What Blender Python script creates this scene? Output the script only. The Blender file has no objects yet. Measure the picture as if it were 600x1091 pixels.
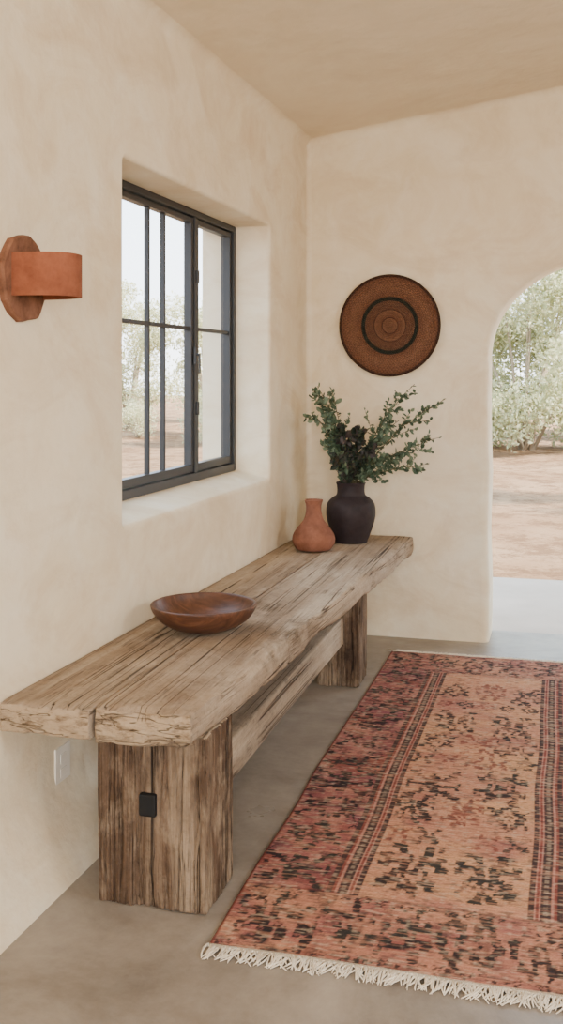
import bpy, bmesh, math, random
import numpy as np
from mathutils import Vector, noise, Matrix
random.seed(7)
C = bpy.context.scene.collection
PI = math.pi
def S(r, g, b):
    f = lambda c: (c/12.92 if c <= .04045 else ((c+.055)/1.055)**2.4)
    return (f(r/255), f(g/255), f(b/255), 1)
# ------------------------------------------------------------ node helpers
class M:
    def __init__(s, name, rough=.6, spec=.3):
        s.m = bpy.data.materials.new(name); s.m.use_nodes = True
        s.nt = s.m.node_tree; s.N = s.nt.nodes; s.L = s.nt.links
        s.b = s.N['Principled BSDF']; s.b.inputs['Roughness'].default_value = rough
        s.b.inputs['Specular IOR Level'].default_value = spec
        s.tc = s.N.new('ShaderNodeTexCoord')
    def coord(s, scale=(1,1,1), rnd=False):
        mp = s.N.new('ShaderNodeMapping'); mp.inputs['Scale'].default_value = scale
        s.L.new(s.tc.outputs['Object'], mp.inputs['Vector'])
        if rnd:
            oi = s.N.new('ShaderNodeObjectInfo'); mu = s.N.new('ShaderNodeMath'); mu.operation = 'MULTIPLY'; mu.inputs[1].default_value = 37
            s.L.new(oi.outputs['Random'], mu.inputs[0]); s.L.new(mu.outputs[0], mp.inputs['Location'])
        return mp.outputs[0]
    def noise(s, scale, detail=4, rough=.55, vec=None, dist=0):
        n = s.N.new('ShaderNodeTexNoise'); n.inputs['Scale'].default_value = scale
        n.inputs['Detail'].default_value = detail; n.inputs['Roughness'].default_value = rough; n.inputs['Distortion'].default_value = dist
        s.L.new(vec if vec is not None else s.tc.outputs['Object'], n.inputs['Vector']); return n.outputs['Fac']
    def ramp(s, fac, stops, interp='LINEAR'):
        r = s.N.new('ShaderNodeValToRGB'); r.color_ramp.interpolation = interp
        e = r.color_ramp.elements
        while len(e) < len(stops): e.new(.5)
        for k, (p, c) in enumerate(stops):
            e[k].position = p; e[k].color = c if len(c) == 4 else (*c, 1)
        s.L.new(fac, r.inputs[0]); return r.outputs[0]
    def mix(s, a, b, fac, mode='MIX'):
        x = s.N.new('ShaderNodeMix'); x.data_type = 'RGBA'; x.blend_type = mode
        for i, v in ((0, fac), (6, a), (7, b)):
            if hasattr(v, 'is_output'): s.L.new(v, x.inputs[i])
            else: x.inputs[i].default_value = v
        return x.outputs[2]
    def math(s, op, a, b=None):
        x = s.N.new('ShaderNodeMath'); x.operation = op
        for i, v in ((0, a), (1, b)):
            if v is None: continue
            if hasattr(v, 'is_output'): s.L.new(v, x.inputs[i])
            else: x.inputs[i].default_value = v
        return x.outputs[0]
    def color(s, c):
        if hasattr(c, 'is_output'): s.L.new(c, s.b.inputs['Base Color'])
        else: s.b.inputs['Base Color'].default_value = c
        return s
    def rough(s, o): s.L.new(o, s.b.inputs['Roughness']); return s
    def bump(s, h, strength=.3, dist=.01):
        b = s.N.new('ShaderNodeBump'); b.inputs['Strength'].default_value = strength; b.inputs['Distance'].default_value = dist
        s.L.new(h, b.inputs['Height']); s.L.new(b.outputs[0], s.b.inputs['Normal']); return s
def g(v): return (v, v, v, 1)
def plaster(name, c1, c2, c3, c4, k=1):
    m = M(name, .85, .15)
    a = m.ramp(m.noise(1.3, 5, .6), [(.3, c1), (.7, c2)])
    b = m.ramp(m.noise(4.5, 6, .65, dist=.8), [(.42, g(0)), (.72, g(1))])
    d = m.ramp(m.noise(1.8, 7, .7, m.coord((1,1,1.6)), 1.2), [(.45, g(0)), (.75, g(1))])
    c = m.mix(a, c3, m.math('MULTIPLY', b, .6*k))
    m.color(m.mix(c, c4, m.math('MULTIPLY', d, .65*k)))
    h = m.math('ADD', m.noise(3.0, 3), m.math('MULTIPLY', m.noise(22, 5, .6), .18))
    m.bump(h, .6, .03); return m.m
PLASTER = plaster('cream_plaster', S(237,222,194), S(227,208,176), S(242,232,212), S(208,180,142))
CEIL = plaster('ceiling_plaster', S(234,217,189), S(226,207,177), S(238,225,201), S(210,188,155), .7)
m = M('polished_concrete', .45, .4)
a = m.ramp(m.noise(1.3, 7, .7, dist=.8), [(.3, S(106,97,88)), (.52, S(136,126,115)), (.72, S(164,154,142))])
b = m.ramp(m.noise(6, 7, .75), [(.42, g(0)), (.75, g(1))])
m.color(m.mix(a, S(178,168,156), m.math('MULTIPLY', b, .45)))
m.rough(m.ramp(m.noise(2.5, 5), [(.3, g(.26)), (.7, g(.42))])); m.bump(m.noise(14, 5), .08, .01)
CONC = m.m
def wood(name, cols, axis, crack=.5, dark=S(44,32,25), end=S(168,146,120), streak=.6, bigs=2.2):
    m = M(name, .8, .15)
    st = [6, 6, 6]; st[axis] = .35
    v = m.coord(tuple(st), True)
    base = m.ramp(m.noise(1.0, 6, .65, v, .5), [(.30, cols[0]), (.5, cols[1]), (.70, cols[2])])
    bv = [1, 1, 1]; bv[axis] = .55
    big = m.noise(bigs, 6, .7, m.coord(tuple(bv), True), .4)
    base = m.mix(base, cols[2], m.ramp(big, [(.5, g(0)), (.66, g(.8))]))
    base = m.mix(base, cols[0], m.ramp(big, [(.34, g(.85)), (.47, g(0))]))
    st2 = [150, 150, 150]; st2[axis] = 2.4
    f = m.noise(1.0, 7, .8, m.coord(tuple(st2), True), .1)
    base = m.mix(base, m.ramp(f, [(.34, g(.60)), (.58, g(1))]), streak, 'MULTIPLY')
    sp = m.noise(55, 6, .75, m.coord((1,1,1), True))
    base = m.mix(base, m.ramp(sp, [(.36, g(.62)), (.50, g(1))]), .5, 'MULTIPLY')
    def cracks(sc, ax, w, lo):
        st3 = [sc]*3; st3[axis] = ax
        ck = m.noise(1.0, 3, .55, m.coord(tuple(st3), True), .35)
        line = m.ramp(ck, [(.5-w*2, g(0)), (.5-w*.5, g(1)), (.5+w*.5, g(1)), (.5+w*2, g(0))])
        gate = m.ramp(m.noise(2.2+sc*.03, 3, .6, m.coord((1,1,1), True)), [(lo, g(0)), (lo+.08, g(1))])
        return m.math('MULTIPLY', line, gate)
    lm = m.math('MAXIMUM', cracks(13, .10, .0045, .50-.1*crack), m.math('MULTIPLY', cracks(60, 1.1, .012, .58-.1*crack), .45))
    sx_ = m.N.new('ShaderNodeSeparateXYZ'); m.L.new(m.tc.outputs['Normal'], sx_.inputs[0])
    em = m.ramp(m.math('ABSOLUTE', sx_.outputs[axis]), [(.6, g(0)), (.85, g(1))])
    ec = m.ramp(m.noise(38, 6, .7, m.coord((.5,1,1.6), True), .3), [(.3, S(100,80,62)), (.5, end), (.8, S(182,161,136))])
    e2 = m.noise(1.0, 3, .6, m.coord((5,5,30), True), .6)
    el = m.ramp(e2, [(.485, g(0)), (.497, g(1)), (.503, g(1)), (.515, g(0))])
    ec = m.mix(ec, dark, m.math('MULTIPLY', el, .45))
    side = m.mix(base, dark, m.math('MULTIPLY', lm, .9))
    m.color(m.mix(side, ec, em))
    h = m.math('SUBTRACT', m.math('ADD', m.math('MULTIPLY', f, .45), m.math('MULTIPLY', sp, .35)), m.math('MULTIPLY', lm, 1.0))
    inv = m.math('SUBTRACT', 1.0, em)
    h = m.math('ADD', m.math('MULTIPLY', h, inv), m.math('MULTIPLY', em, m.math('SUBTRACT', m.noise(60, 5, .7), el)))
    m.bump(h, 1.0, .006); return m.m
WOODTOP = wood('weathered_plank', [S(124,104,85), S(164,143,121), S(198,180,158)], 1, 1.0, streak=.5)
WOODLEG = wood('rough_timber', [S(62,47,37), S(104,82,65), S(164,142,118)], 2, 1.6, dark=S(20,15,12), streak=.8, bigs=6)
WOODBEAM = wood('pale_beam_timber', [S(132,116,99), S(168,149,128), S(198,180,157)], 1, .4)
m = M('bowl_wood', .42, .35)
v = m.coord((6, 40, 20))
m.color(m.ramp(m.noise(1, 5, .65, v, .8), [(.25, S(54,34,25)), (.55, S(94,60,43)), (.8, S(128,88,64))])); m.bump(m.noise(1, 4, .6, v), .1, .003)
BOWL = m.m
def clay(name, c1, c2, r=.75, sc=9):
    m = M(name, r, .2)
    m.color(m.ramp(m.noise(sc, 7, .7), [(.32, c1), (.68, c2)])); m.bump(m.noise(45, 5, .6), .25, .005); return m.m
TERRA = clay('terracotta', S(110,69,52), S(146,96,75), .85, 14)
SCON = clay('terracotta_shade', S(120,67,46), S(152,92,66), .85, 14)
PLATE = clay('terracotta_plate', S(92,60,44), S(142,98,75), .85, 18)
DARKV = clay('dark_glaze', S(36,28,29), S(54,45,46), .6)
m = M('black_steel', .42, .4); m.color(S(44,44,46)); m.bump(m.noise(120, 2), .03, .002); STEEL = m.m
m = M('black_iron', .6, .25); m.color(S(24,24,25)); IRON = m.m
m = M('white_plastic', .6, .2); m.color(S(236,226,210)); WHITE = m.m
gm = bpy.data.materials.new('window_glass'); gm.use_nodes = True; nt = gm.node_tree; nt.nodes.clear()
o = nt.nodes.new('ShaderNodeOutputMaterial'); mx = nt.nodes.new('ShaderNodeMixShader'); tr = nt.nodes.new('ShaderNodeBsdfTransparent')
gl = nt.nodes.new('ShaderNodeBsdfGlossy'); gl.inputs['Roughness'].default_value = .02; mx.inputs[0].default_value = .06
nt.links.new(tr.outputs[0], mx.inputs[1]); nt.links.new(gl.outputs[0], mx.inputs[2]); nt.links.new(mx.outputs[0], o.inputs[0])
GLASS = gm
def leafmat(name, c1, c2, c3, tl=0):
    m = M(name, .6, .25)
    gi = m.N.new('ShaderNodeNewGeometry')
    c = m.ramp(gi.outputs['Random Per Island'], [(0, c1), (.5, c2), (1, c3)]); m.color(c)
    if tl:
        t = m.N.new('ShaderNodeBsdfTranslucent'); x = m.N.new('ShaderNodeMixShader'); x.inputs[0].default_value = tl
        m.L.new(c, t.inputs[0]); m.L.new(m.b.outputs[0], x.inputs[1]); m.L.new(t.outputs[0], x.inputs[2])
        m.L.new(x.outputs[0], m.N['Material Output'].inputs['Surface'])
    return m.m
LEAF = leafmat('greygreen_leaf', S(54,68,50), S(80,96,74), S(118,130,104))
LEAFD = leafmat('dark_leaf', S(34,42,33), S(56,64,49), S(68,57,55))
STEM = clay('stem', S(92,84,58), S(70,66,46))
TREEL = leafmat('olive_foliage', S(178,178,136), S(202,198,158), S(220,212,178), .45)  # leaf colours lightened to paint in the bright outdoor haze
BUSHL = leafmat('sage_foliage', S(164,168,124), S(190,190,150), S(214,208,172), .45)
BARK = clay('bark', S(140,126,106), S(166,150,128))
m = M('desert_sand', .95, .05)
a = m.ramp(m.noise(.5, 7, .7), [(.35, S(180,140,106)), (.65, S(206,168,132))])
b = m.ramp(m.noise(2.2, 9, .85), [(.47, g(0)), (.56, g(1))])
m.color(m.mix(a, S(130,96,70), m.math('MULTIPLY', b, .7))); m.bump(m.noise(4, 8, .8), 1, .3)
SAND = m.m
m = M('pale_paving', .7, .2); m.color(m.ramp(m.noise(2, 5), [(.3, S(172,158,144)), (.7, S(194,180,166))])); PAVE = m.m
# ------------------------------------------------------------ object helpers
WL = {}
def wloc(o): return WL.get(o.name, Vector((0,0,0))) if o else Vector((0,0,0))
def meshobj(name, verts, faces, mat, parent=None, origin=None, smooth=False, smoothlist=None):
    verts = [Vector(v) for v in verts]
    if origin is None:
        if parent is None: origin = Vector((0,0,0))
        else:
            lo = [min(v[i] for v in verts) for i in range(3)]; hi = [max(v[i] for v in verts) for i in range(3)]
            origin = Vector([(a+b)/2 for a, b in zip(lo, hi)])
    origin = Vector(origin)
    me = bpy.data.meshes.new(name); me.from_pydata([v-origin for v in verts], [], faces); me.update()
    me.materials.append(mat)
    o = bpy.data.objects.new(name, me); C.objects.link(o)
    if parent: o.parent = parent
    o.location = origin - wloc(parent); WL[o.name] = origin
    if smooth: me.polygons.foreach_set('use_smooth', [True]*len(me.polygons))
    if smoothlist is not None: me.polygons.foreach_set('use_smooth', smoothlist)
    return o
def thing(name, loc, label, cat, group=None):
    o = bpy.data.objects.new(name, None); C.objects.link(o); o.location = loc; o.empty_display_size = .1
    WL[o.name] = Vector(loc); return tag(o, label, cat, group)
def tag(o, label, cat, group=None, kind=None):
    o['label'] = label; o['category'] = cat
    if group: o['group'] = group
    if kind: o['kind'] = kind
    return o
def struct(o): o['kind'] = 'structure'; return o
def coords(a, b, n, r):
    e = [a, a+.2*r, a+.55*r, a+r] if r > 0 else [a]
    f = [b-r, b-.55*r, b-.2*r, b] if r > 0 else [b]
    s = e[-1]; t = f[0]
    return e + [s+(t-s)*k/n for k in range(1, n)] + f
def rbox_data(lo, hi, n=(1,1,1), r=.005, amp=0, freq=(1,1,1), seed=0, warp=None):
    cs = [coords(lo[i], hi[i], n[i], r) for i in range(3)]
    N = [len(c) for c in cs]; idx = {}; V = []; F = []
    def vid(i, j, k):
        key = (i, j, k)
        if key not in idx:
            p = Vector((cs[0][i], cs[1][j], cs[2][k])); q = Vector([min(max(p[a], lo[a]+r), hi[a]-r) for a in range(3)])
            d = p-q
            if d.length > 1e-9: p = q + d.normalized()*min(r, d.length) if sum(abs(x) > 1e-9 for x in d) > 1 else p
            if amp:
                nv = noise.noise_vector(Vector((p.x*freq[0]+seed, p.y*freq[1]+seed*.7, p.z*freq[2]))); nv2 = noise.noise_vector(Vector((p.x*freq[0]*3+seed, p.y*freq[1]*4, p.z*freq[2]*3)))
                p = p + nv*amp + nv2*amp*.25
            if warp: p = warp(p)
            idx[key] = len(V); V.append(p)
        return idx[key]
    for a in range(3):
        b, c = (a+1) % 3, (a+2) % 3
        for side in (0, N[a]-1):
            for u in range(N[b]-1):
                for v in range(N[c]-1):
                    q = []
                    for (du, dv) in ((0,0),(1,0),(1,1),(0,1)):
                        t = [0,0,0]; t[a] = side; t[b] = u+du; t[c] = v+dv; q.append(vid(*t))
                    F.append(q if side else q[::-1])
    return V, F
def join(*data):
    V = []; F = []
    for v, f in data:
        o = len(V); V += list(v); F += [[i+o for i in q] for q in f]
    return V, F
def rbox(name, lo, hi, mat, parent=None, **k):
    V, F = rbox_data(lo, hi, **k); return meshobj(name, V, F, mat, parent, smooth=k.get('amp', 0) > 0)
def lathe(name, prof, c, mat, parent=None, seg=64, axis='Z', origin=None, wob=0):
    V = []; F = []; n = len(prof)
    for i in range(seg):
        t = 2*PI*i/seg
        for (r, z) in prof:
            rr = r*(1+wob*math.sin(2*t+1)+wob*.6*math.sin(3*t))
            if axis == 'Z': V.append((c[0]+rr*math.cos(t), c[1]+rr*math.sin(t), c[2]+z))
            else: V.append((c[0]+rr*math.cos(t), c[1]-z, c[2]+rr*math.sin(t)))
    for i in range(seg):
        j = (i+1) % seg
        for k in range(n-1): F.append((i*n+k, j*n+k, j*n+k+1, i*n+k+1))
    o = meshobj(name, V, F, mat, parent, origin, smooth=True)
    bm = bmesh.new(); bm.from_mesh(o.data); bmesh.ops.remove_doubles(bm, verts=bm.verts, dist=1e-5); bmesh.ops.recalc_face_normals(bm, faces=bm.faces); bm.to_mesh(o.data); bm.free()
    return o
def smoothprof(pts, n=6):
    out = []
    for i in range(len(pts)-1):
        p0 = pts[max(i-1,0)]; p1 = pts[i]; p2 = pts[i+1]; p3 = pts[min(i+2,len(pts)-1)]
        for k in range(n):
            t = k/n
            out.append(tuple(.5*((2*b)+(-a+c)*t+(2*a-5*b+4*c-d)*t*t+(-a+3*b-3*c+d)*t**3) for a, b, c, d in zip(p0, p1, p2, p3)))
    out.append(pts[-1]); return [(max(r, 0), z) for r, z in out]
def tube_data(pts, rad, seg=6):
    V = []; F = []; n = len(pts); pts = [Vector(p) for p in pts]
    up = Vector((.3,.9,.2)).normalized()
    for i, p in enumerate(pts):
        d = (pts[min(i+1,n-1)]-pts[max(i-1,0)]).normalized()
        a = d.cross(up)
        if a.length < .05: a = d.cross(Vector((1,0,0)))
        a.normalize(); b = d.cross(a)
        r = rad[i] if hasattr(rad, '__len__') else rad
        for k in range(seg):
            t = 2*PI*k/seg; V.append(p+a*r*math.cos(t)+b*r*math.sin(t))
    for i in range(n-1):
        for k in range(seg):
            l = (k+1) % seg; F.append((i*seg+k, i*seg+l, (i+1)*seg+l, (i+1)*seg+k))
    F.append(tuple(range(seg))[::-1]); F.append(tuple((n-1)*seg+k for k in range(seg)))
    return V, F
# ------------------------------------------------------------ ROOM
H = 1.45; YB = 5.69; FL = .115; FZ = .27; SLP = .022
def flare(z): return FL*(1-z/FZ)**1.6 if 0 <= z < FZ else (FL if z < 0 else 0)
def wx(y, z=1): return -1.40-SLP*(YB-y)+flare(z)
def hole_wall(name, outer, loop, mapf, r=.045, depth=.36, slope=None, closed=True, extra=None):
    levels = [(r*(1-math.sin(k/7*PI/2)), r*(1-math.cos(k/7*PI/2))) for k in range(8)] + [(0, .10), (0, .18), (0, depth)]
    V = []; F = []; sm = []
    loops = []
    for off, dep in levels:
        L = loop(off)
        if slope: L = [slope(p, dep) for p in L]
        loops.append((L, dep))
    n = len(loops[0][0])
    for L, dep in loops:
        V += [mapf(a, b, dep) for a, b in L]
    for i in range(len(loops)-1):
        for k in range(n if closed else n-1):
            l = (k+1) % n; F.append((i*n+k, i*n+l, (i+1)*n+l, (i+1)*n+k)); sm.append(True)
    for L, dep in (loops[0], loops[-1]):
        bm = bmesh.new(); es = []
        if closed:
            for P in (outer, L):
                vs = [bm.verts.new((a, b, 0)) for a, b in P]
                es += [bm.edges.new((vs[k], vs[(k+1) % len(vs)])) for k in range(len(vs))]
        else:
            vs = [bm.verts.new((a, b, 0)) for a, b in list(L)+list(outer)]
            es += [bm.edges.new((vs[k], vs[(k+1) % len(vs)])) for k in range(len(vs))]
        bmesh.ops.triangle_fill(bm, edges=es, use_beauty=True)
        bm.verts.index_update(); o = len(V)
        V += [mapf(v.co.x, v.co.y, dep) for v in bm.verts]
        for f in bm.faces: F.append([v.index+o for v in f.verts]); sm.append(False)
        bm.free()
    if extra:
        v, f = extra; o = len(V); V += v; F += [[i+o for i in q] for q in f]; sm += [True]*len(f)
    return struct(meshobj(name, V, F, PLASTER, smoothlist=sm))
def rrect(y0, y1, z0, z1, rad):
    def f(off):
        a0, a1, b0, b1, R = y0-off, y1+off, z0-off, z1+off, rad+off; out = []
        for cx, cy, s in ((a1-R, b1-R, 0), (a0+R, b1-R, 1), (a0+R, b0+R, 2), (a1-R, b0+R, 3)):
            for k in range(7):
                t = (s+k/6)*PI/2; out.append((cx+R*math.cos(t), cy+R*math.sin(t)))
        return out
    return f
WY0, WY1, WZ0, WZ1 = 3.27, 4.975, .93, 2.20
def lm(a, b, dep): return (wx(a, b)-dep, a, b)
zs = [-.05+.65*k/26 for k in range(27)]; ev = []; ef = []
for z in zs: ev += [(wx(-2.6, z), -2.6, z), (wx(YB+.2, z), YB+.2, z)]
for k in range(26): ef.append((2*k, 2*k+1, 2*k+3, 2*k+2))
hole_wall('wall_left', [(-2.6,.6),(YB+.34,.6),(YB+.34,3.9),(-2.6,3.9)], rrect(WY0, WY1, WZ0, WZ1, .02), lm, r=.016,
          slope=lambda p, d: (p[0], p[1]+(.04*min(d, .18)/.18 if p[1] < 1.5 else 0)), extra=(ev, ef))
def arch(off):
    cx, zc, R = .180, 1.514, .570+off
    side = [(-.05, 0), (.3, .004), (.6, -.005), (.9, .005), (1.2, -.003)]
    P = [(cx-R+w, z) for z, w in side]
    P += [(cx-(R+.007*math.sin(k*.33))*math.cos(PI*k/40), zc+(R+.007*math.sin(k*.33))*math.sin(PI*k/40)) for k in range(41)]
    return P + [(cx+R-w, z) for z, w in side[::-1]]
hole_wall('wall_back', [(3.4,-.05),(3.4,3.9),(-1.76,3.9),(-1.76,-.05)], arch, lambda a, b, d: (a, YB+d, b), r=.04, depth=.30, closed=False)
struct(rbox('wall_right', (3.2,-2.6,-.05), (3.5,YB+.3,3.9), PLASTER, r=.01))
def rm(a, b, d): return (a, -2.5-d, b)
hole_wall('wall_rear', [(-1.9,-.05),(3.4,-.05),(3.4,3.9),(-1.9,3.9)], rrect(-.8, 2.6, .3, 2.5, .03), rm, depth=.3)
struct(rbox('floor', (-1.8,-2.8,-.1), (3.5,YB+.3,0), CONC, r=.001))
cz = lambda x: 2.782+.1436*(x+1.398)
# roof extended out of view as an added eave, to keep the patio slab shaded
V, F = rbox_data((-1.9,-2.85,0), (3.5,YB+1.75,.25), r=.001, warp=lambda p: Vector((p.x, p.y, p.z+cz(p.x))))
struct(meshobj('ceiling', V, F, CEIL))
def cove(name, f, ts, r0, seed):
    V = []; F = []
    for i, t in enumerate(ts):
        r = r0*(1+.35*noise.noise(Vector((t*1.7, seed, 0))))
        for k in range(7):
            a = k/6*PI/2; V.append(f(t, r*(1-math.sin(a)), r*(1-math.cos(a))))
    for i in range(len(ts)-1):
        for k in range(6): F.append((i*7+k, i*7+k+1, (i+1)*7+k+1, (i+1)*7+k))
    struct(meshobj(name, V, F, PLASTER, smooth=True))
cove('trim_1', lambda t, a, b: (wx(t)+a-.001, t, cz(wx(t)+a)-b+.001), [-2.5+.2*k for k in range(42)], .05, 1)
cove('trim_2', lambda t, a, b: (t, YB-a+.001, cz(t)-b+.001), [-1.42+.2*k for k in range(24)], .05, 5)
cove('trim_3', lambda t, a, b: (wx(YB)+a-.001, YB-b+.001, t), [.28+.2*k for k in range(14)], .035, 9)
struct(rbox('patio_slab', (-2.5,YB+.3,-.12), (3.6,7.60,-.005), PAVE, r=.01))
# ------------------------------------------------------------ WINDOW
XF = lambda y: wx(y)-.18
fy0, fy1, fz0, fz1 = WY0, WY1, .962, WZ1
win = thing('window_1', (XF(4.1)-.02, 4.1, fz0), 'black steel casement window with dark muntins in the left wall', 'window'); struct(win)
def bar(y0, y1, z0, z1, x0=0, x1=-.05, r=.003):
    return rbox_data((x1, y0, z0), (x0, y1, z1), r=r, warp=lambda p: Vector((p.x+XF(p.y), p.y, p.z)))
def frame(y0, y1, z0, z1, w, x0=0, x1=-.05, wb=None):
    wb = wb or w
    return join(bar(y0, y0+w, z0, z1, x0, x1), bar(y1-w, y1, z0, z1, x0, x1), bar(y0+w, y1-w, z0, z0+wb, x0, x1), bar(y0+w, y1-w, z1-w, z1, x0, x1))
meshobj('window_frame', *frame(fy0, fy1, fz0, fz1, .030, 0, -.07, .045), STEEL, win)
MU = 4.44
meshobj('mullion', *bar(MU-.018, MU+.018, fz0+.045, fz1-.030, -.005, -.06), STEEL, win)
for (a, b, mu) in ((fy0+.030, MU-.018, (3.945, 4.11)), (MU+.018, fy1-.030, ())):
    s = meshobj('sash', *frame(a+.003, b-.003, fz0+.05, fz1-.035, .024, -.012, -.05, .034), STEEL, win)
    V, F = join(*([bar(a+.027, b-.027, 1.655, 1.672, -.02, -.042)] + [bar(y-.007, y+.007, fz0+.08, fz1-.058, -.02, -.042) for y in mu]))
    meshobj('muntin', V, F, STEEL, s)
    meshobj('pane', *bar(a+.02, b-.02, fz0+.075, fz1-.055, -.029, -.033, .0005), GLASS, s)
for z in (1.30, 1.90):
    meshobj('hinge', *bar(MU-.008, MU+.014, z-.03, z+.03, .004, -.02), STEEL, win)
V, F = join(bar(MU-.03, MU-.012, 1.50, 1.58, .004, -.01), bar(MU-.027, MU-.015, 1.46, 1.55, .022, .014), bar(MU-.026, MU-.016, 1.54, 1.55, .022, 0))
meshobj('window_handle', V, F, STEEL, win)
# ------------------------------------------------------------ BENCH
T = .572; TH = .088
bench = thing('bench', (-1.12, 4.05, 0), 'long rustic bench of weathered thick timber planks on block legs under the window', 'bench')
by0, by1 = 2.5, 5.60
def plank(x0, x1, y0, y1, z0, z1, seed, fan=(0,0), n=(30,200,10), free=(0,1), r=.006):
    def wp(p):
        ez = min(p.z-z0, z1-p.z); ey = p.y-y0; exr = x1-p.x if free[1] else 9; ex = min(exr, p.x-x0 if free[0] else 9)
        c1 = max(0, noise.noise(Vector((p.x*7+seed, p.y*2.5, p.z*7)))-.16); c2 = max(0, noise.noise(Vector((p.x*30, p.y*14+seed, p.z*30)))-.12)
        dx = dy = dz = 0
        sgn = 1 if p.z < (z0+z1)/2 else -1
        if ez < .03 and (ex < .035 or ey < .035):
            w = (1-ez/.03)*(1-min(ex, ey)/.035); w = max(w, 0)
            k = (c1*.05+.004+c2*.012)*w; dz = sgn*k*.7
            if ex < ey: dx = -k
            else: dy = k
        if ey < .012: dy += .004*noise.noise(Vector((p.x*9, 3.3, p.z*22)))+.0015*noise.noise(Vector((p.x*40, 1.3, p.z*90)))
        if free[1] and ex < .03: dx += .003*noise.noise(Vector((2, p.y*1.6, p.z*3+seed)))+.0015*noise.noise(Vector((5, p.y*9, p.z*50+seed)))
        t = (p.y-by0)/(by1-by0); s = (p.x-x0)/(x1-x0)
        return Vector((p.x + dx + (1-s)*fan[0]*t + s*fan[1]*t, p.y+dy, p.z+dz))
    return rbox_data((x0,y0,z0), (x1,y1,z1), n=n, r=r, amp=.0022, freq=(7,1.8,7), seed=seed, warp=wp)
meshobj('plank', *plank(-1.466, -1.2025, by0-.018, by1-.02, T-TH+.003, T-.003, 3, (.066,.055), free=(0,0)), WOODTOP, bench, smooth=True)
meshobj('plank', *plank(-1.1955, -.922, by0, by1, T-TH-.008, T+.003, 29, (.055,.139)), WOODTOP, bench, smooth=True)
def legm(lo, hi, n, seed):
    cx, cy = (lo[0]+hi[0])/2, (lo[1]+hi[1])/2; hx, hy = (hi[0]-lo[0])/2, (hi[1]-lo[1])/2
    def wp(p):
        a = (p.x-cx)/hx; b = (p.y-cy)/hy
        if abs(a) > abs(b): u = p.y; nrm = Vector((math.copysign(1, a),0,0))
        else: u = p.x; nrm = Vector((0,math.copysign(1, b),0))
        v1 = noise.noise(Vector((u*24+seed, 5*(abs(a) > abs(b)), p.z*1.1))); v2 = noise.noise(Vector((u*60+seed, 9, p.z*2.6))); v3 = noise.noise(Vector((u*52+seed, 3, p.z*1.8)))
        gt = noise.noise(Vector((u*7, seed, p.z*3)))
        gq = max(0, 1-abs(v1)/.06)*.012*(1 if gt > -.1 else .15) + max(0, 1-abs(v3)/.08)*.008*(1 if gt < .15 else 0) + max(0, v2-.1)*.013
        ec = min(abs(hx-abs(p.x-cx)), abs(hy-abs(p.y-cy)))
        chip = max(0, noise.noise(Vector((p.x*9, p.y*9+seed, p.z*7)))-.1)*.04*max(0, 1-ec/.02) if max(abs(a), abs(b)) > .9 else 0
        low = max(0, 1-p.z/.03)*max(0, noise.noise(Vector((u*18, seed, 0))))*.02
        return p - nrm*(gq+low*.5+chip*.4)
    return rbox_data(lo, hi, n=n, r=.008, amp=.006, freq=(10,10,2.2), seed=seed, warp=wp)
meshobj('leg', *legm((-1.237,2.61,0), (-.918,2.845,T-TH-.004), (120,90,60), 5), WOODLEG, bench, smooth=True)
meshobj('leg', *legm((-1.11,4.70,0), (-.915,4.93,T-TH-.004), (50,50,30), 9), WOODLEG, bench, smooth=True)
meshobj('stretcher', *rbox_data((-1.10,2.84,.20), (-.985,4.71,.325), n=(6,60,6), r=.008, amp=.003, freq=(9,2,9), seed=2), WOODBEAM, bench, smooth=True)
br = meshobj('metal_plate', *rbox_data((-1.110,2.596,.256), (-1.062,2.618,.316), r=.004), IRON, bench); br['label'] = 'small black metal plate'
# ------------------------------------------------------------ BOWL, VASES
bl = lathe('bowl', smoothprof([(0,0),(.058,0),(.064,.004),(.110,.014),(.152,.040),(.174,.068),(.181,.086),(.179,.091),(.171,.090),(.160,.068),(.138,.044),(.10,.025),(.05,.014),(0,.012)]), (-1.193,3.354,T+.004), BOWL, origin=(-1.193,3.354,T+.004), seg=96, wob=.008)
tag(bl, 'wide shallow dark brown wooden bowl on the near half of the bench', 'bowl')
tv = lathe('vase', smoothprof([(0,0),(.075,0),(.094,.012),(.108,.045),(.102,.078),(.078,.115),(.052,.148),(.040,.185),(.039,.222),(.046,.245),(.044,.25),(.036,.243),(.032,.2),(.045,.15),(.085,.09),(.092,.04),(0,.015)]), (-1.21,5.05,T+.004), TERRA, origin=(-1.21,5.05,T+.004))
tag(tv, 'small terracotta bottle vase beside the dark vase on the bench', 'vase')
VX, VY = -1.077, 5.334
dv = lathe('vase', smoothprof([(0,0),(.078,0),(.088,.01),(.108,.06),(.126,.12),(.130,.165),(.122,.205),(.098,.232),(.078,.245),(.072,.265),(.073,.295),(.078,.31),(.072,.312),(.064,.29),(.064,.25),(.11,.20),(.118,.15),(.10,.06),(.07,.015),(0,.012)]), (VX,VY,T+.004), DARKV, origin=(VX,VY,T+.004))
tag(dv, 'round dark brown vase holding leafy green branches at the far bench end', 'vase')
Rv = Vector((.9647,.2632,0)); Fv = Vector((-.2632,.9647,0)); Z = Vector((0,0,1))
mouth = Vector((VX,VY,T+.30))
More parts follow.
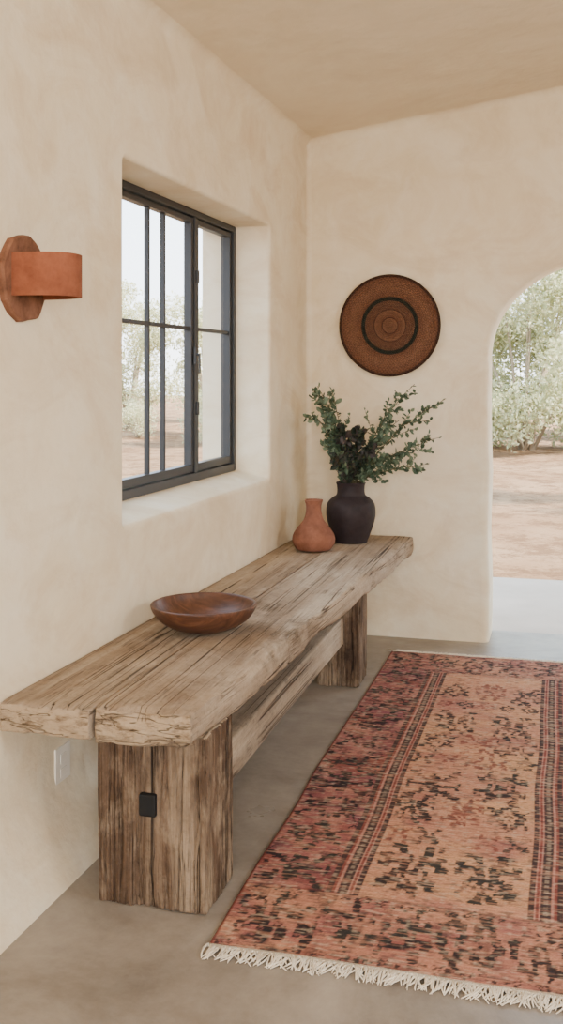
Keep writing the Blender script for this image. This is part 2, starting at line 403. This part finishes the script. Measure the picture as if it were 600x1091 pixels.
def leaf(V, F, p, d, n, L, W):
    s = d.cross(n)
    if s.length < 1e-4: return
    s.normalize(); n = s.cross(d).normalized(); o = len(V)
    V += [p, p+d*L*.3+s*W*.42+n*.002, p+d*L*.7+s*W*.42+n*.002, p+d*L+n*-.002, p+d*L*.7-s*W*.42+n*.002, p+d*L*.3-s*W*.42+n*.002, p+d*L*.35-n*W*.12, p+d*L*.7-n*W*.12]
    F += [(o,o+1,o+6),(o+1,o+2,o+7,o+6),(o+2,o+3,o+7),(o+3,o+4,o+7),(o+4,o+5,o+6,o+7),(o+5,o,o+6)]
def rv(): return Vector((random.gauss(0,1), random.gauss(0,1), random.gauss(0,1))).normalized()
def branch(px, py, dz, mat, nt, nl, L, label, grp):
    tip = mouth + Rv*(px-375)*.0049 + Z*(513-py)*.0049 + Fv*dz
    root = mouth + Vector((random.uniform(-.03,.03), random.uniform(-.03,.03), -.22))
    m0 = mouth + Vector(((tip-mouth).x*.08, (tip-mouth).y*.08, .01))
    hd = tip-m0
    ctrl = m0 + Vector((hd.x*.25, hd.y*.25, hd.z*.6))
    pts = [root, (root+m0)/2]
    for k in range(13):
        t = k/12; pts.append(m0*(1-t)**2+ctrl*2*t*(1-t)+tip*t*t + rv()*.004*(t > 0))
    th = thing('leafy_branch', tuple(m0), label, 'branch', grp)
    tubes = [tube_data(pts, [.0035-.0022*k/(len(pts)-1) for k in range(len(pts))], 5)]
    V = []; F = []
    paths = [(pts[2:], .14, nl)]
    for k in range(nt):
        t = .16+.78*k/max(nt-1,1); i = 2+int(t*11.5); p = pts[i]; d = (pts[i+1]-pts[i-1]).normalized()
        sd = (d*.9 + rv()*.75 + Z*.12).normalized(); ln = hd.length*random.uniform(.16,.30)*(1.15-.5*t)
        q = [p+sd*ln*j/4 + Z*.006*(j/4)**2 for j in range(5)]
        tubes.append(tube_data(q, [.0016,.0014,.0012,.001,.0007], 4)); paths.append((q, 0.05, int(nl*.5)))
    for q, t0, c in paths:
        for k in range(c):
            t = t0+(1-t0)*(k+.5*random.random())/c; f = t*(len(q)-1); i = min(int(f), len(q)-2)
            p = q[i].lerp(q[i+1], f-i); d = (q[i+1]-q[i]).normalized()
            ld = (d*.55+rv()*.9).normalized(); LL = L*random.uniform(.65,1.15)*(1.1-.35*t)
            leaf(V, F, p, ld, rv(), LL, LL*.66)
    meshobj('stem', *join(*tubes), STEM, th, smooth=True)
    V = [Vector((max(v.x, wx(v.y)+.01), min(v.y, YB-.012), v.z)) for v in V]
    meshobj('foliage', V, F, mat, th)
GL = 'leafy branches in the dark vase'
SP = [
 (339,406,-.02,LEAF,9,28,.042,'tall left branch with grey green leaves rising from the dark vase'),
 (332,434,-.06,LEAF,8,28,.042,'leftmost spreading green branch of the vase bouquet'),
 (354,414,.02,LEAF,7,24,.038,'upright slim green branch on the left of the bouquet'),
 (344,468,-.08,LEAF,8,28,.046,'short low branch leaning left over the vase shoulder'),
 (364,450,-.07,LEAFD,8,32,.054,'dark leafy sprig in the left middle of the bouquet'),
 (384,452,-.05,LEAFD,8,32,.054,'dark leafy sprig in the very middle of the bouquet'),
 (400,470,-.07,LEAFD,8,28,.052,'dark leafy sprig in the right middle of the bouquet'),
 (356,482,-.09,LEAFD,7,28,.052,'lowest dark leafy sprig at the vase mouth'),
 (444,405,.02,LEAF,9,28,.035,'tall right branch topped with small pale leaves'),
 (477,420,-.02,LEAF,9,28,.035,'long branch reaching furthest to the upper right'),
 (469,460,-.08,LEAF,9,28,.038,'branch spreading right at middle height of the bouquet'),
 (456,488,-.10,LEAF,8,26,.038,'low branch drooping right beside the dark vase'),
 (426,442,-.04,LEAF,9,28,.040,'bushy green branch right of the bouquet middle'),
 (414,480,-.10,LEAF,8,26,.042,'short green branch low on the right of the vase mouth'),
]
for s in SP: branch(*s, GL)
# ------------------------------------------------------------ WALL BASKET
m = M('woven_basket', .9, .08)
ln = m.N.new('ShaderNodeVectorMath'); ln.operation = 'LENGTH'; m.L.new(m.coord((1,0,1)), ln.inputs[0])
RB = .283
rr = m.math('DIVIDE', ln.outputs['Value'], RB)
BR = S(112,76,58); BR2 = S(126,89,68); DR = S(66,48,39)
c = m.ramp(rr, [(0, BR2), (.14, BR2), (.155, DR), (.17, BR), (.30, BR2), (.315, DR), (.33, S(106,74,57)), (.48, S(102,72,56)), (.50, S(44,47,40)), (.555, S(46,48,41)), (.575, BR), (.74, BR2), (.93, BR), (.96, DR)])
c = m.mix(c, m.ramp(m.noise(60, 4, .6), [(.35, g(.62)), (.65, g(1))]), .6, 'MULTIPLY')
sp_ = m.N.new('ShaderNodeSeparateXYZ'); m.L.new(m.tc.outputs['Object'], sp_.inputs[0])
an = m.math('ARCTAN2', sp_.outputs[2], sp_.outputs[0])
sw = m.math('SINE', m.math('ADD', m.math('MULTIPLY', an, 84.0), m.math('MULTIPLY', m.math('FLOOR', m.math('MULTIPLY', rr, 26.0)), 3.14)))
c = m.mix(c, m.ramp(m.math('ADD', m.math('MULTIPLY', sw, .5), .5), [(.1, g(.58)), (.6, g(1))]), .65, 'MULTIPLY')
m.color(c); m.bump(m.math('ADD', m.noise(150, 3), m.math('MULTIPLY', sw, .4)), .6, .003); BASK = m.m
prof = [(0,.012)]
nc = 26
for k in range(nc):
    r0 = (RB-.002)*(k+.5)/nc; base = .012+.024*(r0/.289)**2
    for q in range(5):
        a = PI*q/4; prof.append((r0-.0052*math.cos(a), base+.0035*math.sin(a)))
prof += [(RB,.034),(RB,.029),(.26,.024),(.2,.014),(.1,.004),(0,.003)]
bk = lathe('wall_basket', prof, (-.926,YB,1.726), BASK, axis='-Y', seg=96, origin=(-.926,YB,1.726))
tag(bk, 'round woven brown basket plate with dark ring hanging on the back wall', 'basket')
# ------------------------------------------------------------ SCONCE
sy, sz = 2.60, 1.722; sx = wx(sy)
sc = thing('wall_sconce', (sx, sy, sz), 'terracotta wall sconce with curved shade left of the window', 'wall lamp')
V = []; F = []; n4 = 96
for lay_, (s, dx) in enumerate(((1,-.003),(1,.012),(.965,.019),(0,.020))):
    for k in range(n4):
        t = 2*PI*k/n4
        oc = math.cos(PI/8)/math.cos(((t+.2) % (PI/4))-PI/8)
        R = .128*(.7*oc+.3+.07*noise.noise(Vector((math.cos(t)*1.8, math.sin(t)*1.8, 4))))*s
        V.append((sx+dx, sy+R*math.cos(t), sz+R*math.sin(t)))
for l in range(3):
    for k in range(n4): F.append((l*n4+k, l*n4+(k+1) % n4, (l+1)*n4+(k+1) % n4, (l+1)*n4+k))
meshobj('back_plate', V, F, PLATE, sc)
V = []; F = []; cy = 2.61; ns = 32
for (ro, z) in ((0, 1.786), (0, 1.668), (.008, 1.668), (.008, 1.786)):
    for k in range(ns+1):
        t = -PI/2+PI*k/ns
        V.append((wx(cy)+.012+(.160-ro)*abs(math.cos(t))**.75, cy+(.092-ro)*math.copysign(abs(math.sin(t))**.8, math.sin(t)), z))
for l in range(4):
    for k in range(ns):
        a = l*(ns+1)+k; b = ((l+1) % 4)*(ns+1)+k; F.append((a, a+1, b+1, b))
meshobj('lamp_shade', V, F, SCON, sc)
meshobj('lamp_holder', *tube_data([(wx(cy)+.01,cy,1.71),(wx(cy)+.07,cy,1.71),(wx(cy)+.075,cy,1.71),(wx(cy)+.08,cy,1.74)], .014, 12), STEEL, sc)
# ------------------------------------------------------------ OUTLET
oy, oz = 2.835, .275; ox = wx(oy, 1)
ot = thing('wall_outlet', (ox, oy, oz), 'white wall outlet plate low on the left wall behind the bench leg', 'outlet')
wo = lambda p: Vector((p.x+wx(p.y,1), p.y, p.z))
meshobj('cover_plate', *rbox_data((0,oy-.045,oz-.058), (.006,oy+.045,oz+.058), r=.002, warp=wo), WHITE, ot)
for q in (-.022, .022):
    meshobj('receptacle', *rbox_data((.004,oy-.018,oz+q-.014), (.0072,oy+.018,oz+q+.014), r=.001, warp=wo), WHITE, ot)
# ------------------------------------------------------------ RUG
rx0, rx1, ry0, ry1 = -.870, .235, 2.475, 5.36
W = rx1-rx0; Lr = ry1-ry0; res = .004
nx = int(W/res)+1; ny = int(Lr/res)+1
rng = np.random.default_rng(23)
def vn(cy, cx):
    gsz = rng.random((cy+1, cx+1)); yi = np.linspace(0, cy-1e-6, ny); xi = np.linspace(0, cx-1e-6, nx)
    y0 = yi.astype(int); x0 = xi.astype(int); fy = (yi-y0)[:,None]; fx = (xi-x0)[None,:]
    fy = fy*fy*(3-2*fy); fx = fx*fx*(3-2*fx)
    a = gsz[y0][:,x0]; b = gsz[y0][:,x0+1]; c_ = gsz[y0+1][:,x0]; d = gsz[y0+1][:,x0+1]
    return (a*(1-fx)+b*fx)*(1-fy)+(c_*(1-fx)+d*fx)*fy
def col(*c): return np.array(S(*c)[:3])
sg, tg = np.meshgrid(np.linspace(0, W, nx), np.linspace(0, Lr, ny))
DK = col(44,42,45); DG = col(60,63,58); RED = col(130,73,66); MAG = col(116,66,80); SAL = col(192,138,112); PNK = col(182,128,114); ORG = col(206,156,118); CRM = col(216,194,168); ROSE = col(154,98,92)
img = np.zeros((ny, nx, 3))
def lay(mask, c_):
    global img
    mm = np.clip(mask, 0, 1)[..., None]; img = img*(1-mm)+c_*mm
lay(np.ones((ny, nx)), SAL); lay(vn(9, 2)*1.2-.4, PNK); lay((vn(14, 3)-.4)*2, ORG); lay((vn(34, 8)-.58)*2, ROSE); lay((vn(60, 6)-.62)*2, ORG*.9)
edge = np.minimum(sg, W-sg); B0, B1 = .235, .325; EB = .33; tedge = np.minimum(tg, Lr-tg)
bord = (edge < B0).astype(float)
lay(bord, ROSE); lay(bord*(vn(24, 8)-.4)*1.8, RED); lay(bord*(vn(20, 6)-.45)*2.2, MAG); lay(bord*(vn(50, 20)-.56)*2.2, PNK)
MS = ["""
......#......
.....###.....
##..##.##..##
.####...####.
..###.#.###..
.###.###.###.
..###.#.###..
.####...####.
##..##.##..##
.....###.....
......#......""", """
##.........##
###..###..###
..##.###.##..
...#######...
#....###....#
#############
#....###....#
...#######...
..##.###.##..
###..###..###
##.........##""", """
...##...##...
..####.####..
.##.##.##.##.
##...###...##
##..##.##..##
##...###...##
.##.##.##.##.
..####.####..
...##...##...""", """
..##.....##..
..##.....##..
##.#######.##
#####...#####
...#.###.#...
...#.###.#...
#####...#####
##.#######.##
..##.....##..
..##.....##..""", """
....##.##....
.##..###..##.
.####.#.####.
..##.###.##..
...#######...
##..##.##..##
.#####.#####.
##..##.##..##
...##...##...
.####...####."""]
SM = ["""
..#.#..
.#####.
##.#.##
.#####.
..#.#..""", """
...#...
.##.##.
##.#.##
.##.##.
...#...""", """
##...##
.##.##.
..###..
.##.##.
##...##""", """
#.#.#.#
.#####.
..###..
.#####.
#.#.#.#"""]
def pa(L):
    out = []
    for s in L:
        rows = s.strip().split('\n'); w = max(len(r) for r in rows)
        out.append(np.array([[ch == '#' for ch in r.ljust(w, '.')] for r in rows], float))
    return out
BM = pa(MS)+pa(SM); nB = len(MS); nS = len(SM)
ink = np.zeros((ny, nx)); inkr = np.zeros((ny, nx))
def stamp(A, k, s, t, w, h, strength=1.0):
    Mx = BM[k]; i0 = int((t-h/2)/res); i1 = int((t+h/2)/res); j0 = int((s-w/2)/res); j1 = int((s+w/2)/res)
    drop = rng.random(Mx.shape) < .09
    for i in range(max(i0,0), min(i1, ny)):
        v = int((i-i0)/(i1-i0)*Mx.shape[0])
        for j in range(max(j0,0), min(j1, nx)):
            q = int((j-j0)/(j1-j0)*Mx.shape[1])
            if Mx[v, q] and not drop[v, q]: A[i, j] = max(A[i, j], strength)
big_ = lambda: rng.integers(0, nB)
sml = lambda: nB+rng.integers(0, nS)
t = EB+.19; row = 0; fw = W-2*B1
while t < Lr-EB-.14:
    kind = row % 3
    if kind == 0:
        mk = big_()
        for q in range(2):
            stamp(ink, mk if rng.random() < .5 else big_(), B1+fw*(q+.5)/2+rng.uniform(-.012,.012), t+rng.uniform(-.02,.02), .20*rng.uniform(.85,1), .31*rng.uniform(.85,1.05), 1)
        t += .235
    elif kind == 1:
        mk = sml()
        for q in range(5):
            if rng.random() < .12: continue
            stamp(ink if rng.random() < .55 else inkr, mk if rng.random() < .7 else sml(), B1+fw*(q+.5)/5, t+rng.uniform(-.01,.01), .078, .11, .95)
        t += .195
    else:
        for q in range(3):
            stamp(ink if q != 1 else inkr, big_(), B1+fw*(q+.5)/3+rng.uniform(-.008,.008), t+rng.uniform(-.02,.02), .14, .23, 1)
        t += .235
    row += 1
for side in (0, 1):
    t = EB+.12; q = 0
    while t < Lr-EB:
        if q % 3 < 2:
            s = .122; s = W-s if side else s
            stamp(ink, big_(), s, t, .205, .21, 1)
        else:
            for e in (.07, .175):
                s = W-e if side else e; stamp(ink, sml(), s, t, .095, .16, 1)
        for e in (.012, .228):
            s = W-e if side else e
            stamp(ink, nB+2, s, t+.11, .03, .06, .9)
        t += .22; q += 1
for end in (0, 1):
    tt = .17; tt = Lr-tt if end else tt
    for q in range(6):
        s = .02+(W-.04)*(q+.5)/6; stamp(ink, big_(), s, tt, .165, .25, 1)
    for q in range(18):
        s = .01+(W-.02)*(q+.5)/18
        for t2 in (.024, .305): stamp(ink, nB+1, s, Lr-t2 if end else t2, .052, .042, .9)
ii, jj = np.meshgrid(np.arange(ny), np.arange(nx), indexing='ij')
di = ((vn(60, 26)-.5)*9).astype(int); dj = ((vn(70, 30)-.5)*7+(vn(600, 8)-.5)*2.5).astype(int)
ink = ink[np.clip(ii+di,0,ny-1), np.clip(jj+dj,0,nx-1)]; inkr = inkr[np.clip(ii+di,0,ny-1), np.clip(jj+dj,0,nx-1)]
endm = (tedge < EB-.005)*1.0
lay(endm*.8, ROSE); lay(endm*(vn(30,12)-.35)*2, SAL); lay(endm*(vn(22,9)-.55)*2.5, RED)
wear = np.clip((vn(60, 24)*.5+vn(420, 90)*.5-.26)*5, .2, 1)
blotch = np.clip((vn(80, 34)-.55)*4, 0, 1)*((edge < B0)*.8+endm*.6+.12)
lay(inkr*wear*.85, RED*.85); lay(blotch*wear*.7, DK*1.2); lay(ink*wear*.96, DK); lay(ink*wear*(vn(12, 6) > .62)*.5, DG)
g_ = (edge >= B0)*(edge < B1)*(tedge > EB)
u = (edge-B0)/(B1-B0)
lay(g_, PNK); lay(g_*(u < .15)*.9, DK); lay(g_*(u > .85)*.9, DK); lay(g_*(u > .15)*(u < .28), RED); lay(g_*(u > .72)*(u < .80), RED)
dash = ((tg/.030) % 1 < .55)
lay(g_*(u > .36)*(u < .66)*.9, DK*1.1); lay(g_*(u > .44)*(u < .58)*dash*(.3+.6*vn(200,3)), CRM*.5)
l2 = (tedge > EB-.012)*(tedge < EB+.004); lay(l2*.6*vn(4,40), DK)
lay(np.clip((vn(420, 24)-.58)*1.8, 0, .5), SAL*1.05); lay(np.clip((vn(460, 60)-.64)*2, 0, .45), CRM*.8); lay(np.clip((vn(360, 50)-.66)*2.4, 0, .5), DK*1.6)
lay((edge < .010)*.8, RED*.6); lay((tedge < .008)*.7, CRM*.7)
img *= (.88+.22*rng.random((ny, 1, 1)))*(.84+.32*rng.random((ny, nx, 1)))
hz = .010+.003*vn(12, 5)-.008*(np.minimum(edge, tedge) < .003)
xw = sg + .016*(vn(7,1)-.5)
V = np.stack([rx0+xw, ry0+tg+.012*(vn(1,5)-.5), hz], -1).reshape(-1, 3)
base = np.arange(nx*ny).reshape(ny, nx); F = np.stack([base[:-1,:-1], base[:-1,1:], base[1:,1:], base[1:,:-1]], -1).reshape(-1, 4)
rug = thing('rug', (rx0+W/2, ry0+Lr/2, 0), 'worn rose and salmon patterned runner rug with cream fringe on the concrete floor', 'rug')
me = bpy.data.meshes.new('pile'); org = np.array([rx0+W/2, ry0+Lr/2, 0])
me.vertices.add(len(V)); me.vertices.foreach_set('co', (V-org).ravel())
me.loops.add(F.size); me.loops.foreach_set('vertex_index', F.ravel()); me.polygons.add(len(F)); me.polygons.foreach_set('loop_start', np.arange(0, F.size, 4)); me.update(calc_edges=True)
at = me.color_attributes.new('Col', 'FLOAT_COLOR', 'POINT'); at.data.foreach_set('color', np.concatenate([np.clip(img,0,1).reshape(-1,3), np.ones((nx*ny,1))], 1).ravel())
me.polygons.foreach_set('use_smooth', [True]*len(F))
m = M('worn_rug', .95, .05); atn = m.N.new('ShaderNodeVertexColor'); atn.layer_name = 'Col'
m.color(m.mix(atn.outputs['Color'], m.ramp(m.noise(260, 3, .7), [(.3, g(.78)), (.7, g(1))]), .6, 'MULTIPLY'))
m.bump(m.math('ADD', m.noise(1, 3, .6, m.coord((60,260,60))), m.noise(220, 2)), .6, .004)
me.materials.append(m.m); po = bpy.data.objects.new('pile', me); C.objects.link(po); po.parent = rug
m = M('cream_fringe', .9, .1); m.color(m.ramp(m.noise(30, 3), [(.3, S(206,192,172)), (.7, S(232,221,202))])); FR = m.m
P0 = V.reshape(ny, nx, 3)
for end in (0, 1):
    D = []
    nfr = 320
    for k in range(nfr):
        f_ = (k+.5)/nfr; e_ = P0[0 if end == 0 else ny-1, min(int(f_*nx), nx-1)]
        x = e_[0]; y = e_[1]+(.004 if end == 0 else -.004); sgn = -1 if end == 0 else 1
        ln = random.uniform(.040,.062); a = random.gauss(-.12 if end == 0 else 0,.32); b2 = random.gauss(0,.012)
        P = [(x, y, .010), (x+ln*.25*a, y+sgn*ln*.35, .0075+random.uniform(0,.004)), (x+ln*.6*a+b2*.4, y+sgn*ln*.7, .005+random.uniform(0,.003)), (x+ln*a+b2, y+sgn*ln, .0035)]
        D.append(tube_data(P, [.0018,.0024,.0022,.0012], 5))
    rowp = P0[0 if end == 0 else ny-1]
    D.append(tube_data([(rowp[int(k/20*(nx-1))][0], rowp[int(k/20*(nx-1))][1]+(-.001 if end == 0 else .001), .008) for k in range(21)], .0035, 6))
    meshobj('fringe', *join(*D), FR, rug, smooth=True)
# ------------------------------------------------------------ OUTSIDE
V = []; F = []; n = 150
gs = [-60+120*i/n for i in range(n+1)]
for y in gs:
    for x in gs:
        xx, yy = x, y+15
        V.append((xx, yy, -.13+.10*noise.noise(Vector((xx*.25, yy*.25, 0)))*(1 if abs(xx) > 3 or yy > 9 or yy < -5 else 0)))
for j in range(n):
    for i in range(n): F.append((j*(n+1)+i, j*(n+1)+i+1, (j+1)*(n+1)+i+1, (j+1)*(n+1)+i))
struct(meshobj('ground', V, F, SAND, smooth=True))
def leaves_np(blobs, nper, size, seed):
    r = np.random.default_rng(seed); P = []
    for (c_, rad) in blobs:
        d = r.normal(size=(nper, 3)); d /= np.linalg.norm(d, axis=1)[:, None]
        rr_ = r.random((nper, 1))**.45
        lump = 1+.25*np.sin(d[:, :1]*7+seed)*np.cos(d[:, 2:]*6)
        P.append(np.array(c_)+d*rr_*lump*np.array(rad))
    P = np.concatenate(P); n_ = len(P)
    a = r.normal(size=(n_, 3)); a /= np.linalg.norm(a, axis=1)[:, None]; b_ = r.normal(size=(n_, 3)); b_ = np.cross(a, b_); b_ /= np.linalg.norm(b_, axis=1)[:, None]
    s_ = size*r.uniform(.6, 1.4, (n_, 1)); V_ = np.stack([P-a*s_, P-b_*s_*.4, P+a*s_, P+b_*s_*.4], 1).reshape(-1, 3)
    V_[:, 2] = np.maximum(V_[:, 2], .0)
    return V_, np.arange(n_*4).reshape(-1, 4)
def plant(kind, seed):
    r = random.Random(seed)
    root = thing({'tree': 'tree', 'bush': 'bush', 'shrub': 'shrub'}[kind], (0,0,0), 'x', kind)
    blobs = []; tubes = []
    if kind == 'tree':
        for k in range(16):
            a = r.uniform(0, 2*PI); rad = r.uniform(.2, 1.4); z = r.uniform(1.0, 4.2)
            blobs.append(((rad*math.cos(a), rad*math.sin(a), z), (r.uniform(.45,.8), r.uniform(.45,.8), r.uniform(.35,.6))))
        for k in range(7):
            b_ = blobs[k][0]; tubes.append(tube_data([(r.uniform(-.1,.1), r.uniform(-.1,.1), -.15), (b_[0]*.25, b_[1]*.25, b_[2]*.4), (b_[0]*.7, b_[1]*.7, b_[2]*.75), b_], [.10,.07,.045,.02], 7))
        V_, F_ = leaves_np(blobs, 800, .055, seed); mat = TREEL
    elif kind == 'bush':
        for k in range(48):
            a = r.uniform(0, 2*PI); z = r.uniform(.9, 4.1); rad = 1.45*math.sqrt(r.random())*(1-.2*max(0, z-2)/2)
            blobs.append(((rad*math.cos(a), rad*math.sin(a), z), (r.uniform(.4,.65), r.uniform(.4,.65), r.uniform(.35,.5))))
        for k in range(18):
            a = 2*PI*k/18; rd = r.uniform(.9, 1.3); blobs.append(((rd*math.cos(a), rd*math.sin(a), r.uniform(.25,1.1)), (r.uniform(.45,.6), r.uniform(.45,.6), r.uniform(.4,.5))))
        for k in range(9):
            b_ = blobs[k][0]; tubes.append(tube_data([(r.uniform(-.1,.1), r.uniform(-.1,.1), -.15), (b_[0]*.4, b_[1]*.4, b_[2]*.45), b_], [.04,.025,.010], 6))
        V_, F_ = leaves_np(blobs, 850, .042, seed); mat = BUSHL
    else:
        for k in range(9):
            a = r.uniform(0, 2*PI); rad = r.uniform(0, .7)
            blobs.append(((rad*math.cos(a), rad*math.sin(a), r.uniform(.25, .95)), (.42,.42,.36)))
        for k in range(8):
            b_ = blobs[k][0]; tubes.append(tube_data([(0,0,-.1), (b_[0]*.5, b_[1]*.5, b_[2]*.5), b_], [.03,.02,.008], 5))
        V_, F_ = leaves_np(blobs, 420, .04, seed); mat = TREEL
    meshobj('crown', [tuple(v) for v in V_], [tuple(int(i) for i in f) for f in F_], mat, root, origin=(0,0,0))
    meshobj('trunk', *join(*tubes), BARK, root, origin=(0,0,0), smooth=True)
    return root
protos = {'tree': [plant('tree', 1), plant('tree', 5)], 'shrub': [plant('shrub', 3)], 'bush': [plant('bush', 8)]}
used = set()
def place(kind, pi, x, y, s, rz, label, group):
    p = protos[kind][pi]
    if (kind, pi) not in used: used.add((kind, pi)); r_ = p
    else:
        r_ = p.copy(); C.objects.link(r_)
        for ch in p.children:
            c2 = ch.copy(); C.objects.link(c2); c2.parent = r_
    r_.location = (x, y, -.12); r_.scale = (s, s, s); r_.rotation_euler = (0, 0, rz)
    r_['label'] = label; r_['group'] = group
WT = 'hazy green tree beyond the window'
for i, (x, y, s) in enumerate([(-.75,21.9,1.18),(-5.3,22.6,1.1),(3.8,22.4,1.1),(-3.4,27.3,1.3),(2.3,27.6,1.3)]):
    place('bush', 0, x, y, s, i*1.3, 'tall dense sage green bush beyond the archway', 'bushes seen through the arch')
for i, (x, y, s) in enumerate([(-8.9,25.5,.9),(-12.2,28,.95),(-10.4,34,1.05),(-16.2,33.5,1.1),(-6.0,33,1.0)]):
    place('tree', (i+1) % 2, x, y, s, i*2.1+.4, WT, 'trees seen through the window')
place('tree', 0, 2.55, 12.9, .9, 2.0, 'unseen tree added right of the archway to shade the sandy ground', 'unseen trees added beside the arch')  # out-of-view tree put in to throw its shadow onto the visible sand
for i, (x, y, s) in enumerate([(-2.9,18.9,.7),(2.4,19.3,.7)]):
    place('shrub', 0, x, y, s, i*1.1, 'low sage shrub at the foot of the bushes beyond the arch', 'shrubs seen through the arch')
for i, (x, y, s) in enumerate([(-7.9,22.5,.75),(-10.6,24.8,.8),(-13.4,26.5,.8)]):
    place('shrub', 0, x, y, s, i*1.7, 'pale sage shrub on the sand beyond the window', 'shrubs seen through the window')
# ------------------------------------------------------------ LIGHT
def light(kind, name, loc, d, energy, colr, **k):
    l = bpy.data.lights.new(name, kind); l.energy = energy; l.color = colr
    for a, b_ in k.items(): setattr(l, a, b_)
    o = bpy.data.objects.new(name, l); C.objects.link(o); o.location = loc; o.rotation_euler = Vector(d).to_track_quat('-Z', 'Y').to_euler(); return o
light('SUN', 'sun', (5,5,10), (-.75,.18,-.85), 24.0, (1,.94,.84), angle=.02)
light('AREA', 'rear_window_light', (.9,-2.3,1.9), (-.25,1,-.10), 175, (1,.925,.83), shape='RECTANGLE', size=2.2, size_y=.9)
light('AREA', 'side_fill_light', (3.1,1.7,2.3), (-1,.08,-.5), 108, (.82,.91,1), shape='RECTANGLE', size=1.8, size_y=.9)  # cool fill added at the solid right wall to brighten the left wall
w = bpy.data.worlds.new('sky'); bpy.context.scene.world = w; w.use_nodes = True; nt = w.node_tree
bg = nt.nodes['Background']; bg.inputs[1].default_value = 7.0
tc = nt.nodes.new('ShaderNodeTexCoord'); sp = nt.nodes.new('ShaderNodeSeparateXYZ'); rp = nt.nodes.new('ShaderNodeValToRGB')
nt.links.new(tc.outputs['Generated'], sp.inputs[0]); nt.links.new(sp.outputs[2], rp.inputs[0]); nt.links.new(rp.outputs[0], bg.inputs[0])
e = rp.color_ramp.elements; e[0].position = 0; e[0].color = (.90,.94,.97,1); e[1].position = .3; e[1].color = (.64,.81,1,1)
# ------------------------------------------------------------ CAMERA
cam = bpy.data.cameras.new('camera'); co = bpy.data.objects.new('camera', cam); C.objects.link(co)
cam.sensor_fit = 'VERTICAL'; cam.sensor_height = 36; cam.sensor_width = 36*600/1091; cam.lens = 36*1100/1091; cam.shift_y = -145.5/1091
co.location = (0,0,H); co.rotation_euler = (PI/2, 0, math.radians(15.26)); cam.clip_end = 300
bpy.context.scene.camera = co
